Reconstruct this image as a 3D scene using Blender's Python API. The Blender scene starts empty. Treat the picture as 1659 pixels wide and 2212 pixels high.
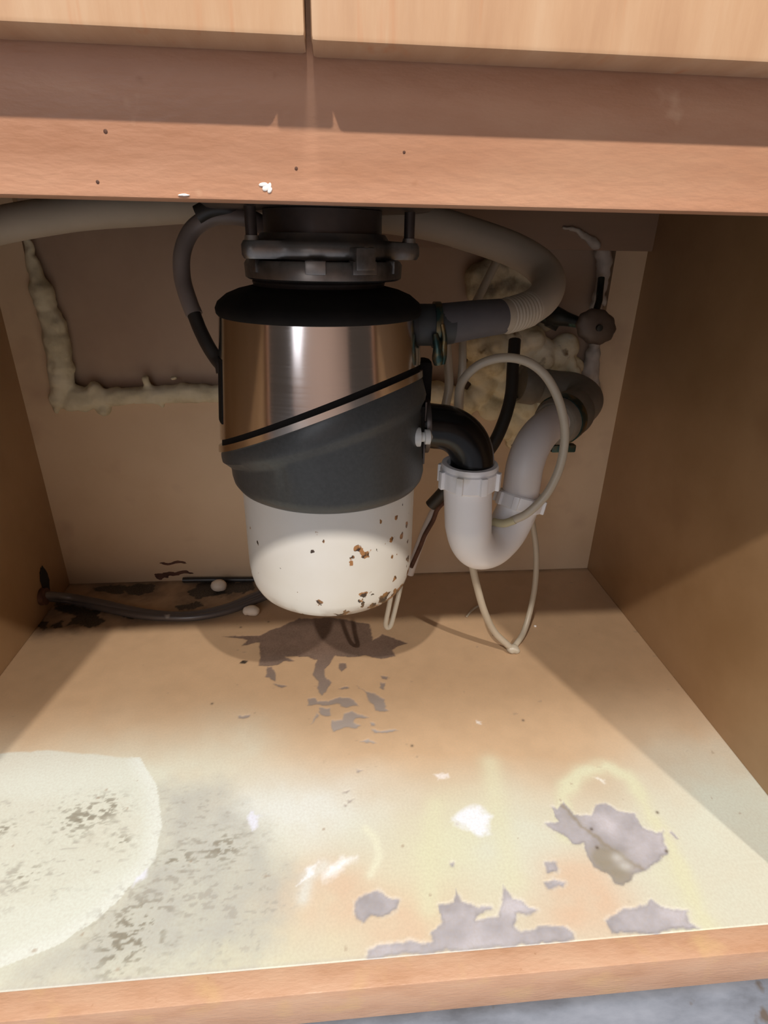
import bpy, bmesh, math, random
import numpy as np
from mathutils import Vector, Matrix, noise
random.seed(7)
S = bpy.context.scene
COL = S.collection

# ------------------------------------------------------------------ camera
F = 1242.46
CP = Vector((.42577, -.23807, .50303))
RX, RY, RZ = 1.1348, -.01692, -.08694
cd = bpy.data.cameras.new('camera'); cam = bpy.data.objects.new('camera', cd); COL.objects.link(cam)
cam.location = CP; cam.rotation_mode = 'XYZ'; cam.rotation_euler = (RX, RY, RZ)
cd.sensor_fit = 'HORIZONTAL'; cd.sensor_width = 36; cd.lens = 36*F/1659; cd.clip_start = .01
S.camera = cam
MR = Matrix.Rotation(RZ, 3, 'Z') @ Matrix.Rotation(RY, 3, 'Y') @ Matrix.Rotation(RX, 3, 'X')
def ray(u, v): return MR @ Vector(((u-829.5)/F, (1106-v)/F, -1))
def at(u, v, Y): d = ray(u, v); return CP + d*((Y-CP.y)/d.y)
def atz(u, v, Z=0): d = ray(u, v); return CP + d*((Z-CP.z)/d.z)
def atx(u, v, X): d = ray(u, v); return CP + d*((X-CP.x)/d.x)

# ------------------------------------------------------------------ world, lamps, exposure
S.view_settings.view_transform = 'Standard'; S.view_settings.look = 'None'
S.view_settings.exposure = 0; S.view_settings.gamma = 1; S.view_settings.use_curve_mapping = False
w = bpy.data.worlds.new('world'); S.world = w; w.use_nodes = True
w.node_tree.nodes['Background'].inputs[0].default_value = (.95, .74, .60, 1)
w.node_tree.nodes['Background'].inputs[1].default_value = .06
def lamp(name, typ, loc, target, energy, color, size, size_y=None):
    l = bpy.data.lights.new(name, typ); l.energy = energy; l.color = color
    if typ == 'AREA':
        l.size = size
        if size_y: l.shape = 'RECTANGLE'; l.size_y = size_y
        else: l.shape = 'DISK'
    else: l.shadow_soft_size = size
    o = bpy.data.objects.new(name, l); COL.objects.link(o); o.location = loc
    o.rotation_euler = (Vector(target)-Vector(loc)).to_track_quat('-Z', 'Y').to_euler()
    return o
lamp('ceiling_lamp_warm_right', 'AREA', (1.45, -1.50, 2.2), (.4, .2, 0), 39, (1, .91, .81), .06)
lamp('ceiling_lamp_warm_left', 'AREA', (-.26, -1.50, 2.2), (.4, .2, 0), 39, (1, .91, .81), .06)
lamp('ceiling_lamp_cool', 'AREA', (.46, -.86, 2.2), (.45, -.1, 0), 34, (.93, .97, 1), .34)
lamp('room_fill_panel', 'AREA', (-.50, -3.0, 1.35), (.4, .2, .5), 27, (.87, .92, 1), 1.7, 2.0)  # added soft fill behind the camera; also lights the steel band's reflection strip

# ------------------------------------------------------------------ materials
def newmat(name, col, rough=.5, metal=0, spec=.5, **kw):
    m = bpy.data.materials.new(name); m.use_nodes = True
    b = m.node_tree.nodes['Principled BSDF']
    b.inputs['Base Color'].default_value = (*col, 1); b.inputs['Roughness'].default_value = rough
    b.inputs['Metallic'].default_value = metal; b.inputs['Specular IOR Level'].default_value = spec
    for k, v in kw.items(): b.inputs[k.replace('_', ' ')].default_value = v
    return m
def N(m, t, **kw):
    n = m.node_tree.nodes.new(t)
    for k, v in kw.items(): setattr(n, k, v)
    return n
def L(m, a, b): m.node_tree.links.new(a, b)
def bsdf(m): return m.node_tree.nodes['Principled BSDF']
def coords(m, scale=(1, 1, 1)):
    tc = N(m, 'ShaderNodeTexCoord'); mp = N(m, 'ShaderNodeMapping'); mp.inputs['Scale'].default_value = scale
    L(m, tc.outputs['Object'], mp.inputs['Vector']); return mp.outputs['Vector']
def noisy(name, cols, scale=(1, 1, 1), nscale=20, detail=6, rough=.5, metal=0, bump=0, bscale=None, pos=None, nrough=.6, spec=.5, dist=0):
    m = newmat(name, cols[0], rough, metal, spec)
    v = coords(m, scale); n = N(m, 'ShaderNodeTexNoise')
    n.inputs['Scale'].default_value = nscale; n.inputs['Detail'].default_value = detail; n.inputs['Roughness'].default_value = nrough
    n.inputs['Distortion'].default_value = dist
    L(m, v, n.inputs['Vector'])
    r = N(m, 'ShaderNodeValToRGB'); e = r.color_ramp.elements
    pos = pos or [.3+.4*i/(len(cols)-1) for i in range(len(cols))]
    while len(e) < len(cols): e.new(.5)
    for i, c in enumerate(cols): e[i].position = pos[i]; e[i].color = (*c, 1)
    L(m, n.outputs['Fac'], r.inputs['Fac']); L(m, r.outputs['Color'], bsdf(m).inputs['Base Color'])
    if bump:
        b = N(m, 'ShaderNodeBump'); b.inputs['Strength'].default_value = bump; b.inputs['Distance'].default_value = .002
        if bscale:
            n2 = N(m, 'ShaderNodeTexNoise'); n2.inputs['Scale'].default_value = bscale; n2.inputs['Detail'].default_value = 4
            L(m, v, n2.inputs['Vector']); L(m, n2.outputs['Fac'], b.inputs['Height'])
        else: L(m, n.outputs['Fac'], b.inputs['Height'])
        L(m, b.outputs['Normal'], bsdf(m).inputs['Normal'])
    return m
def sprinkle(m, col, lo, hi, nscale, scale=(1, 1, 1), detail=3):
    """spots of another colour over whatever drives the base colour"""
    inp = bsdf(m).inputs['Base Color']; src = inp.links[0].from_socket if inp.links else None
    v = coords(m, scale); n = N(m, 'ShaderNodeTexNoise'); n.inputs['Scale'].default_value = nscale; n.inputs['Detail'].default_value = detail
    L(m, v, n.inputs['Vector'])
    mr = N(m, 'ShaderNodeMapRange'); mr.inputs[1].default_value = lo; mr.inputs[2].default_value = hi; L(m, n.outputs['Fac'], mr.inputs[0])
    mx = N(m, 'ShaderNodeMix', data_type='RGBA'); L(m, mr.outputs[0], mx.inputs[0])
    if src: L(m, src, mx.inputs[6])
    else: mx.inputs[6].default_value = inp.default_value
    mx.inputs[7].default_value = (*col, 1); L(m, mx.outputs[2], inp)
    return m
M = {}
M['rail'] = sprinkle(sprinkle(noisy('rail_wood', [(.43, .205, .11), (.50, .26, .155), (.55, .31, .19)], (1, 3, 3), 9, 8, .42, bump=.15, bscale=120), (.34, .15, .07), .68, .80, 75), (.72, .46, .30), .64, .74, 34)
M['front'] = sprinkle(noisy('front_wood', [(.44, .25, .14), (.51, .31, .18), (.56, .37, .23)], (6, 1, .7), 11, 9, .38, bump=.08, bscale=60), (.50, .24, .12), .60, .72, 40, (3, 1, .18))
M['sill'] = sprinkle(sprinkle(noisy('sill_wood', [(.48, .26, .15), (.56, .33, .21), (.60, .38, .25)], (1, 3, 3), 14, 8, .45, bump=.2, bscale=140), (.60, .38, .20), .56, .75, 26), (.42, .22, .12), .70, .80, 110)
M['melamine'] = sprinkle(noisy('interior_board', [(.34, .20, .095), (.40, .245, .125), (.45, .285, .155)], (1, 1, 1), 5, 9, .42, bump=.05, bscale=200), (.32, .185, .09), .60, .8, 9)
M['back'] = sprinkle(noisy('back_board', [(.60, .43, .27), (.66, .49, .32), (.69, .52, .345)], (1, 1, 1), 6, 9, .5, bump=.05, bscale=160), (.50, .34, .23), .60, .8, 11)
M['recess'] = noisy('recess_board', [(.38, .27, .20), (.44, .32, .235), (.47, .345, .25)], (1, 1, 1), 5, 8, .55)
M['cleat'] = noisy('cleat_wood', [(.30, .20, .14), (.34, .22, .15)], (1, 1, 5), 8, 6, .5)
M['edge'] = noisy('raw_board_edge', [(.16, .10, .06), (.24, .15, .09)], (1, 1, 1), 60, 6, .8)
M['steel'] = newmat('brushed_steel', (.74, .70, .68), .20, 1); 
b = bsdf(M['steel']); v = coords(M['steel'], (1, 1, 60)); n = N(M['steel'], 'ShaderNodeTexNoise'); n.inputs['Scale'].default_value = 9; n.inputs['Detail'].default_value = 5
L(M['steel'], v, n.inputs['Vector']); mr = N(M['steel'], 'ShaderNodeMapRange'); mr.inputs[3].default_value = .10; mr.inputs[4].default_value = .20
L(M['steel'], n.outputs['Fac'], mr.inputs[0]); L(M['steel'], mr.outputs[0], b.inputs['Roughness'])
M['steel_trim'] = newmat('polished_trim', (.80, .74, .68), .22, 1)
M['black'] = noisy('black_rubber', [(.006, .0055, .005), (.012, .010, .009)], (1, 1, 1), 40, 6, .75, bump=.1, spec=.2)
M['grey'] = noisy('grey_plastic', [(.050, .055, .056), (.066, .071, .072)], (1, 1, 1), 300, 3, .40, bump=.04)
M['flange'] = noisy('zinc_metal', [(.10, .095, .09), (.26, .25, .24), (.38, .33, .29)], (1, 1, 1), 26, 6, .34, .8, bump=.15)
M['neck'] = noisy('dark_neck', [(.05, .04, .037), (.10, .08, .07)], (1, 1, 1), 24, 5, .35, .5)
M['blackpipe'] = newmat('black_glossy_plastic', (.004, .004, .004), .20, 0, .35)
M['hose'] = noisy('ribbed_hose', [(.42, .36, .28), (.50, .43, .34)], (1, 1, 1), 14, 5, .6)
M['cuff'] = noisy('grey_hose_cuff', [(.085, .08, .085), (.12, .11, .115)], (1, 1, 1), 25, 5, .65)
M['boot'] = newmat('dark_rubber_port', (.035, .038, .040), .55)
M['teal'] = sprinkle(newmat('oxidised_clamp', (.035, .075, .070), .35, .8), (.20, .14, .06), .5, .65, 60)
M['pvc'] = sprinkle(newmat('white_plastic', (.84, .83, .84), .33, 0, .5), (.58, .52, .40), .62, .78, 22)
M['pvc_dull'] = noisy('dull_white_plastic', [(.66, .62, .60), (.72, .68, .66)], (1, 1, 1), 10, 4, .42)
M['pipe_grey'] = sprinkle(noisy('aged_grey_pipe', [(.13, .115, .09), (.24, .21, .17)], (1, 1, 1), 18, 6, .55, bump=.2), (.30, .32, .24), .66, .72, 30)
M['tube'] = newmat('translucent_vinyl', (.66, .59, .47), .35, 0, .5, Transmission_Weight=.35)
M['tube_yellow'] = newmat('yellowed_vinyl', (.66, .60, .38), .35, 0, .5, Transmission_Weight=.3)
M['foam'] = sprinkle(noisy('yellow_foam', [(.58, .46, .24), (.80, .70, .46), (.86, .80, .62)], (1, 1, 1), 24, 6, .75, bump=.5, bscale=90, pos=[.3, .45, .65]), (.22, .14, .07), .62, .70, 34)
M['foam_old'] = noisy('dull_foam', [(.48, .42, .28), (.66, .60, .43), (.74, .69, .54)], (1, 1, 1), 20, 6, .8, bump=.5, bscale=80)
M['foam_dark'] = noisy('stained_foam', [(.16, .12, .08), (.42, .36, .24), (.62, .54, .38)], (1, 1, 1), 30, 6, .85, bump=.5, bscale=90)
M['putty'] = noisy('white_caulk', [(.42, .37, .32), (.56, .50, .44)], (1, 1, 1), 50, 6, .6, bump=.3)
M['whiteblob'] = newmat('white_putty', (.78, .68, .56), .5)
M['cable'] = sprinkle(newmat('dark_grey_cable', (.12, .105, .10), .30, .25), (.42, .38, .35), .70, .76, 30)
M['cord'] = noisy('grey_cord', [(.16, .125, .11), (.26, .21, .185)], (1, 1, 1), 10, 4, .4)
M['cord_dark'] = newmat('dark_cord', (.035, .030, .026), .35)
M['braid'] = newmat('black_supply_hose', (.030, .026, .022), .5)
M['brass'] = noisy('dull_valve', [(.085, .060, .045), (.16, .12, .09)], (1, 1, 1), 26, 5, .5, .35)
M['valve'] = sprinkle(noisy('oxidised_valve', [(.016, .018, .016), (.05, .05, .042)], (1, 1, 1), 40, 5, .4, .5), (.10, .22, .17), .60, .68, 50)
M['bolt'] = newmat('zinc_bolt', (.62, .58, .54), .35, .9)
M['nutwhite'] = newmat('pale_nut', (.62, .62, .60), .45)
M['rustwire'] = noisy('rusty_wire', [(.05, .02, .012), (.14, .06, .035)], (1, 1, 1), 60, 4, .7)
M['sinksteel'] = newmat('sink_underside', (.16, .16, .15), .5, .7)
M['stone'] = newmat('countertop_stone', (.4, .36, .32), .4)
M['wallpaint'] = newmat('wall_paint', (.5, .45, .38), .8)
M['wallrose'] = newmat('warm_wall_paint', (.80, .58, .48), .7)
M['tile'] = sprinkle(noisy('grey_floor', [(.17, .18, .21), (.26, .28, .33), (.34, .36, .42)], (1, 2.5, 1), 16, 9, .22, bump=.06, bscale=40), (.16, .13, .11), .62, .72, 40)
M['hole_black'] = newmat('black_hole_paint', (.015, .012, .010), .9)
M['splash'] = newmat('white_paint_splash', (.85, .80, .76), .5)
# white enamel of the can with rust chips, denser towards the lower rim
m = newmat('white_enamel', (.66, .63, .57), .32); M['enamel'] = m
v = coords(m, (1, 1, 1))
def nz(sc, det=3, vec=None, sz=(1, 1, 1)):
    n = N(m, 'ShaderNodeTexNoise'); n.inputs['Scale'].default_value = sc; n.inputs['Detail'].default_value = det
    L(m, vec or coords(m, sz), n.inputs['Vector']); return n.outputs['Fac']
def mth(op, a, b=None):
    n = N(m, 'ShaderNodeMath', operation=op)
    for i, x in enumerate((a, b)):
        if x is None: continue
        if isinstance(x, (int, float)): n.inputs[i].default_value = x
        else: L(m, x, n.inputs[i])
    return n.outputs[0]
def rng(x, a, b, c=0, d=1):
    n = N(m, 'ShaderNodeMapRange'); L(m, x, n.inputs[0])
    for i, y in zip((1, 2, 3, 4), (a, b, c, d)): n.inputs[i].default_value = y
    return n.outputs[0]
def mix(f, a, b):
    n = N(m, 'ShaderNodeMix', data_type='RGBA'); L(m, f, n.inputs[0])
    for i, x in ((6, a), (7, b)):
        if isinstance(x, tuple): n.inputs[i].default_value = (*x, 1)
        else: L(m, x, n.inputs[i])
    return n.outputs[2]
v_obj = v
sep = N(m, 'ShaderNodeSeparateXYZ'); L(m, v, sep.inputs[0])
low = rng(sep.outputs['Z'], .030, .002)                      # object origin lies at the bottom of the can
xr = rng(sep.outputs['X'], -.08, .09)
chips = mth('ADD', nz(95, 4, None, (1, 1, .8)), mth('MULTIPLY', mth('MULTIPLY', low, xr), .30))
chips = mth('ADD', chips, mth('MULTIPLY', mth('MULTIPLY', rng(sep.outputs['X'], .0, .07), rng(sep.outputs['Z'], .11, .06)), .055))
f1 = rng(chips, .70, .715)
c1 = mix(rng(nz(60, 2), .4, .6), (.035, .022, .014), (.30, .15, .05))
base = mix(rng(nz(8, 5), .35, .7), (.74, .73, .70), (.66, .63, .56))
rim = rng(sep.outputs['Z'], .016, .002)
base = mix(mth('MULTIPLY', rim, rng(nz(30, 5), .4, .6)), base, (.22, .14, .08))
def can_hit(u, v):
    """point of the can's skin seen at pixel (u, v), in the can's own coordinates"""
    d = ray(u, v); cx_, cy_, rr_ = .4213, .31, .0862
    o = Vector((CP.x-cx_, CP.y-cy_)); a_ = d.x**2+d.y**2; b2 = o.x*d.x+o.y*d.y; c_ = o.length_squared-rr_**2
    t = (-b2-math.sqrt(max(b2*b2-a_*c_, 0)))/a_; p = CP+d*t; return (p.x-cx_, p.y-cy_, p.z-.1695)
nn_ = nz(150, 4); spots = None
for u, v, r_ in ((778,1189,8),(790,1198,6),(763,1203,4),(760,1217,5),(846,1164,5),(868,1158,4),(877,1133,4),(855,1118,3),(853,1250,4),(785,1284,7),(776,1297,5),(866,1276,9),(854,1292,10),(838,1302,8),(690,1299,4),(822,1311,6),(800,1318,6),(672,1190,3),(700,1168,3),(640,1325,4)):
    vd = N(m, 'ShaderNodeVectorMath', operation='DISTANCE'); L(m, v_obj, vd.inputs[0]); vd.inputs[1].default_value = can_hit(u, v)
    e_ = mth('SUBTRACT', r_/2150*1.25, mth('ADD', vd.outputs['Value'], mth('MULTIPLY', mth('SUBTRACT', nn_, .5), .014)))
    spots = e_ if spots is None else mth('MAXIMUM', spots, e_)
f2 = rng(spots, -.0003, .0004)
c2_ = mix(rng(nz(220, 2), .42, .55), (.045, .025, .015), (.36, .17, .06))
L(m, mix(f2, mix(f1, base, c1), c2_), bsdf(m).inputs['Base Color'])

# ------------------------------------------------------------------ mesh helpers
def link(name, me, mat=None, parent=None, smooth=True, angle=40):
    if mat:
        for mm in (mat if isinstance(mat, list) else [mat]): me.materials.append(M[mm] if isinstance(mm, str) else mm)
    if smooth:
        me.shade_smooth(); me.set_sharp_from_angle(angle=math.radians(angle))
    o = bpy.data.objects.new(name, me); COL.objects.link(o)
    if parent: o.parent = parent; o.matrix_parent_inverse = Matrix.Translation(-parent.location)
    return o
def tag(o, label, cat=None, group=None, kind=None):
    if label: o['label'] = label
    if cat: o['category'] = cat
    if group: o['group'] = group
    if kind: o['kind'] = kind
    return o
def root(name, loc, label, cat, group=None):
    o = bpy.data.objects.new(name, None); COL.objects.link(o); o.location = loc; o.empty_display_size = .02
    return tag(o, label, cat, group)
def bm_mesh(bm, name='m'):
    bmesh.ops.recalc_face_normals(bm, faces=bm.faces[:])
    me = bpy.data.meshes.new(name); bm.to_mesh(me); bm.free(); return me
def box_bm(bm, x0, x1, y0, y1, z0, z1, bev=0):
    r = bmesh.ops.create_cube(bm, size=1); vs = r['verts']
    for vv in vs: vv.co = Vector(((x0+x1)/2+vv.co.x*(x1-x0), (y0+y1)/2+vv.co.y*(y1-y0), (z0+z1)/2+vv.co.z*(z1-z0)))
    if bev:
        es = {e for vv in vs for e in vv.link_edges}
        bmesh.ops.bevel(bm, geom=list(es), offset=bev, segments=2, affect='EDGES', profile=.6)
    return bm
def box(name, x0, x1, y0, y1, z0, z1, mat, parent=None, bev=.0008):
    return link(name, bm_mesh(box_bm(bmesh.new(), x0, x1, y0, y1, z0, z1, bev)), mat, parent)
def crom(pts, n=10, closed=False):
    """Catmull-Rom through tuples of any length"""
    P = [np.array(p, float) for p in pts]; out = []
    Q = [2*P[0]-P[1]] + P + [2*P[-1]-P[-2]]
    for i in range(1, len(Q)-2):
        for k in range(n):
            t = k/n; a, b, c, d = Q[i-1:i+3]
            out.append(.5*((2*b)+(c-a)*t+(2*a-5*b+4*c-d)*t*t+(3*b-a-3*c+d)*t**3))
    out.append(P[-1]); return out
def tube_bm(bm, pts, rad, seg=20, cap=True, hollow=0):
    """pts: list of 3-vectors; rad: number or list (per point)"""
    P = [Vector(p[:3]) for p in pts]; n = len(P)
    R = rad if isinstance(rad, (list, tuple, np.ndarray)) else [rad]*n
    T = [(P[min(i+1, n-1)]-P[max(i-1, 0)]).normalized() for i in range(n)]
    a = Vector((0, 0, 1)) if abs(T[0].z) < .9 else Vector((1, 0, 0))
    nrm = (a-T[0]*a.dot(T[0])).normalized(); rings = []
    for i in range(n):
        nrm = (nrm-T[i]*nrm.dot(T[i])).normalized(); bn = T[i].cross(nrm)
        rings.append([bm.verts.new(P[i]+(nrm*math.cos(2*math.pi*k/seg)+bn*math.sin(2*math.pi*k/seg))*R[i]) for k in range(seg)])
    for i in range(n-1):
        for k in range(seg): bm.faces.new((rings[i][k], rings[i][(k+1) % seg], rings[i+1][(k+1) % seg], rings[i+1][k]))
    if cap:
        bm.faces.new(rings[0]); bm.faces.new(rings[-1])
    return bm
def tube(name, pts, rad, mat, parent=None, seg=20, n=10, angle=40):
    """pts (x,y,z[,r])"""
    q = crom(pts, n)
    r = [p[3] for p in q] if len(q[0]) > 3 else rad
    return link(name, bm_mesh(tube_bm(bmesh.new(), q, r, seg)), mat, parent, angle=angle)
def pix(lst): return [tuple(at(*p[:3])) + tuple(p[3:]) for p in lst]
def lathe_bm(bm, prof, seg=96, c=(0, 0, 0), axis='Z', closed=True):
    rings = []
    def pt(r, h, a):
        if axis == 'Z': return Vector((c[0]+r*math.cos(a), c[1]+r*math.sin(a), c[2]+h))
        if axis == 'X': return Vector((c[0]+h, c[1]+r*math.cos(a), c[2]+r*math.sin(a)))
        return Vector((c[0]+r*math.cos(a), c[1]+h, c[2]+r*math.sin(a)))
    for r, h in prof: rings.append([bm.verts.new(pt(r, h, 2*math.pi*k/seg)) for k in range(seg)])
    m_ = len(rings)
    for i in range(m_ if closed else m_-1):
        j = (i+1) % m_
        for k in range(seg): bm.faces.new((rings[i][k], rings[i][(k+1) % seg], rings[j][(k+1) % seg], rings[j][k]))
    if not closed:
        bm.faces.new(rings[0]); bm.faces.new(rings[-1])
    return bm
def lathe(name, prof, mat, parent=None, seg=96, c=(0, 0, 0), axis='Z', closed=False, angle=40):
    return link(name, bm_mesh(lathe_bm(bmesh.new(), prof, seg, c, axis, closed)), mat, parent, angle=angle)
def ori(bm_start_len, bm, c, d):
    """turn geometry built about +Z at the origin to direction d at c"""
    q = Vector((0, 0, 1)).rotation_difference(Vector(d).normalized()).to_matrix()
    for vv in list(bm.verts)[bm_start_len:]: vv.co = q @ vv.co + Vector(c)
def cyl(name, p0, p1, prof, mat, parent=None, seg=40, angle=40):
    """profile of (r, fraction) from p0 to p1"""
    p0, p1 = Vector(p0), Vector(p1); ln = (p1-p0).length
    bm = bmesh.new(); lathe_bm(bm, [(r, f*ln) for r, f in prof], seg, closed=False); ori(0, bm, p0, p1-p0)
    return link(name, bm_mesh(bm), mat, parent, angle=angle)
def blob(name, balls, mat, voxel=.004, parent=None, jit=.002, freq=60):
    bm = bmesh.new()
    for (x, y, z, rx, ry, rz) in balls:
        r = bmesh.ops.create_icosphere(bm, subdivisions=3, radius=1)
        for vv in r['verts']: vv.co = Vector((x+vv.co.x*rx, y+vv.co.y*ry, z+vv.co.z*rz))
    me = bm_mesh(bm); o = link(name, me, mat, parent, smooth=False)
    rm = o.modifiers.new('merge', 'REMESH'); rm.mode = 'VOXEL'; rm.voxel_size = voxel; rm.use_smooth_shade = True
    sm = o.modifiers.new('soften', 'SMOOTH'); sm.iterations = 3
    dg = bpy.context.evaluated_depsgraph_get(); me2 = bpy.data.meshes.new_from_object(o.evaluated_get(dg)); o.modifiers.clear()
    for vv in me2.vertices:
        p = vv.co; d = noise.noise_vector(p*freq)*jit + noise.noise_vector(p*freq*3)*jit*.4
        vv.co = p+d
    o.data = me2; me2.shade_smooth()
    if not me2.materials: me2.materials.append(M[mat])
    return o

# ------------------------------------------------------------------ setting
W, D = .86, .59
ZR, ZD, FH = .5163, .559, -.041           # rail bottom, drawer front bottom, bottom of the lower rail
ZF = -.112
tag(box('floor', -1.6, 2.4, -3.2, .62, ZF-.02, ZF, 'tile', bev=0), 'mottled grey blue kitchen floor in front of the cabinet', 'floor', kind='structure')
tag(box('wall_front', -1.6, 2.4, -3.2, -3.14, ZF, 2.4, 'wallrose', bev=0), 'unseen warm painted wall opposite the cabinet, added for reflections and bounce', 'wall', kind='structure')  # unseen wall, added to give the steel warm reflections and bounce light
tag(box('wall_back', -1.6, 2.4, .64, .70, ZF, 2.4, 'wallpaint', bev=0), 'painted kitchen wall behind the cabinet', 'wall', kind='structure')

cab = root('sink_cabinet', (W/2, .3, ZF), 'open wooden sink base cabinet with stained tan interior and orange brown face rails', 'cabinet')
# cabinet floor: fine grid with wear masks ------------------------------------------------
def smooth_noise(P, s, seed=0):
    rs = np.random.RandomState(seed); G = rs.rand(256, 256)
    x = P[:, 0]*s; y = P[:, 1]*s; xi = np.floor(x).astype(int); yi = np.floor(y).astype(int); fx = x-xi; fy = y-yi
    fx = fx*fx*(3-2*fx); fy = fy*fy*(3-2*fy); g = lambda a, b_: G[a % 256, b_ % 256]
    return (g(xi, yi)*(1-fx)+g(xi+1, yi)*fx)*(1-fy)+(g(xi, yi+1)*(1-fx)+g(xi+1, yi+1)*fx)*fy
def fbm(P, s, seed=0, o=4, sx=1, sy=1):
    Q = P*np.array([sx, sy]); t = 0; a = .5; tot = 0
    for i in range(o): t = t+a*smooth_noise(Q+17.3*i, s*2**i, seed+i); tot += a; a *= .55
    return t/tot
def ground(poly): return np.array([tuple(atz(u, v))[:2] for u, v in poly])
def sdf(P, poly):
    """signed distance (negative inside), metres on the board"""
    V = ground(poly); d = np.full(len(P), 1e9); ins = np.zeros(len(P), bool)
    j = len(V)-1
    for i in range(len(V)):
        a, b_ = V[j], V[i]; e = b_-a; wv = P-a
        t = np.clip((wv@e)/max(e@e, 1e-12), 0, 1); dd = wv-t[:, None]*e; d = np.minimum(d, (dd*dd).sum(1))
        c = ((V[i, 1] > P[:, 1]) != (V[j, 1] > P[:, 1])) & (P[:, 0] < (V[j, 0]-V[i, 0])*(P[:, 1]-V[i, 1])/(V[j, 1]-V[i, 1]+1e-15)+V[i, 0])
        ins ^= c; j = i
    d = np.sqrt(d); return np.where(ins, -d, d)
def near_line(P, pts, closed=False):
    V = ground(pts); d = np.full(len(P), 1e9)
    for a, b_ in zip(V[:-1], V[1:]):
        e = b_-a; wv = P-a; t = np.clip((wv@e)/max(e@e, 1e-12), 0, 1); dd = wv-t[:, None]*e; d = np.minimum(d, (dd*dd).sum(1))
    return np.sqrt(d)
def zA(l): return [(450+x*.3014, 1330+y*.3014) for x, y in l]
def zD(l): return [(900+x*.4575, 1600+y*.4575) for x, y in l]
step = .0013; T = .019
nx, ny = int(W/step), int((D-T)/step)
gx = np.linspace(0, W, nx+1); gy = np.linspace(T, D, ny+1)
XX, YY = np.meshgrid(gx, gy); P = np.stack([XX.ravel(), YY.ravel()], 1); NP = len(P)
wob = np.stack([fbm(P, 90, 3)-.5, fbm(P, 90, 9)-.5], 1)*.006 + np.stack([fbm(P, 300, 5)-.5, fbm(P, 300, 6)-.5], 1)*.002
PW = P+wob
peel = [zA([(100,150),(370,140),(500,80),(640,20),(900,10),(1150,60),(1180,180),(1240,130),(1430,195),(1310,240),(1340,290),(1240,310),(1120,285),(1010,300),(910,285),(870,340),(830,380),(840,440),(885,470),(850,520),(815,575),(780,510),(790,470),(745,430),(770,320),(700,290),(540,290),(620,322),(540,330),(490,355),(370,358),(365,190),(240,215),(280,170)]),
 zA([(415,365),(455,365),(485,420),(485,465),(410,430)]), zA([(940,335),(990,335),(990,370),(950,400),(935,370)]),
 zA([(710,595),(770,590),(780,620),(850,610),(930,590),(1010,590),(1050,620),(1080,645),(980,655),(920,630),(800,640),(715,645)]),
 zA([(795,655),(870,655),(875,715),(800,710)]), zA([(1060,495),(1130,540),(1200,560),(1260,600),(1275,660),(1305,690),(1200,680),(1150,600),(1120,540)]),
 zA([(980,700),(1040,680),(1080,700),(1150,725),(1050,735),(1040,765),(1085,785),(1060,800),(970,800),(900,830),(880,740),(960,745)]),
 zA([(1170,815),(1230,830),(1330,815),(1360,820),(1280,845),(1175,840)]), zA([(1090,910),(1150,890),(1210,915),(1140,912)]),
 zA([(1068,1100),(1115,1110),(1072,1118)]), zA([(965,1270),(1010,1252),(1000,1275)]), zA([(975,1355),(1005,1355),(985,1380)]), zA([(1005,1322),(1045,1325),(1010,1338)]),
 zA([(1230,430),(1290,430),(1290,455),(1240,450)]), zA([(1230,480),(1270,480),(1260,530),(1225,510)]), zA([(470,480),(570,497),(520,515)]), zA([(730,780),(780,700),(790,715)]),
 zA([(210,715),(295,712),(290,735),(220,730)]), zA([(935,520),(1000,505),(1010,518),(950,530)]), zA([(1160,765),(1190,765),(1190,795),(1165,795)])]
Pf = [zD([(640,305),(665,322),(700,295),(745,345),(830,350),(850,300),(890,290),(950,330),(1030,340),(1060,400),(1130,430),(1160,425),(1165,470),(1182,525),(1100,600),(1030,630),(1010,668),(970,678),(930,665),(900,620),(830,590),(800,540),(790,480),(730,480),(690,440),(600,400),(660,370)]),
 zD([(610,570),(660,570),(670,620),(620,630)]), zD([(610,680),(650,660),(710,665),(690,690),(630,700)]),
 zD([(100,770),(180,760),(180,705),(210,760),(280,780),(350,780),(360,800),(280,815),(270,840),(380,830),(400,780),(405,680),(450,740),(500,760),(525,790),(575,800),(520,830),(470,820),(470,880),(500,905),(560,885),(600,868),(690,867),(740,910),(745,940),(400,980),(0,1005),(-235,1040),(-230,990),(-150,960),(0,945),(70,950),(60,900),(130,860),(110,820)]),
 zD([(890,850),(930,815),(980,790),(1080,780),(1110,745),(1150,780),(1200,800),(1290,810),(1280,850),(1330,885),(1100,915),(920,912)]),
 [(765,1950),(790,1930),(815,1922),(835,1935),(860,1943),(855,1965),(840,1975),(825,1982),(805,1978),(783,1993),(766,1975)],
 zD([(1195,430),(1210,425),(1243,465),(1225,465)]), zD([(155,570),(175,570),(175,590),(158,592)])]
dp = np.full(NP, 1e9)
for q in peel: dp = np.minimum(dp, sdf(PW, q))
df = np.full(NP, 1e9)
for q in Pf: df = np.minimum(df, sdf(PW, q))
mask_back = np.clip(.5-dp/.0016, 0, 1); mask_front = np.clip(.5-df/.0018, 0, 1)
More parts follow.
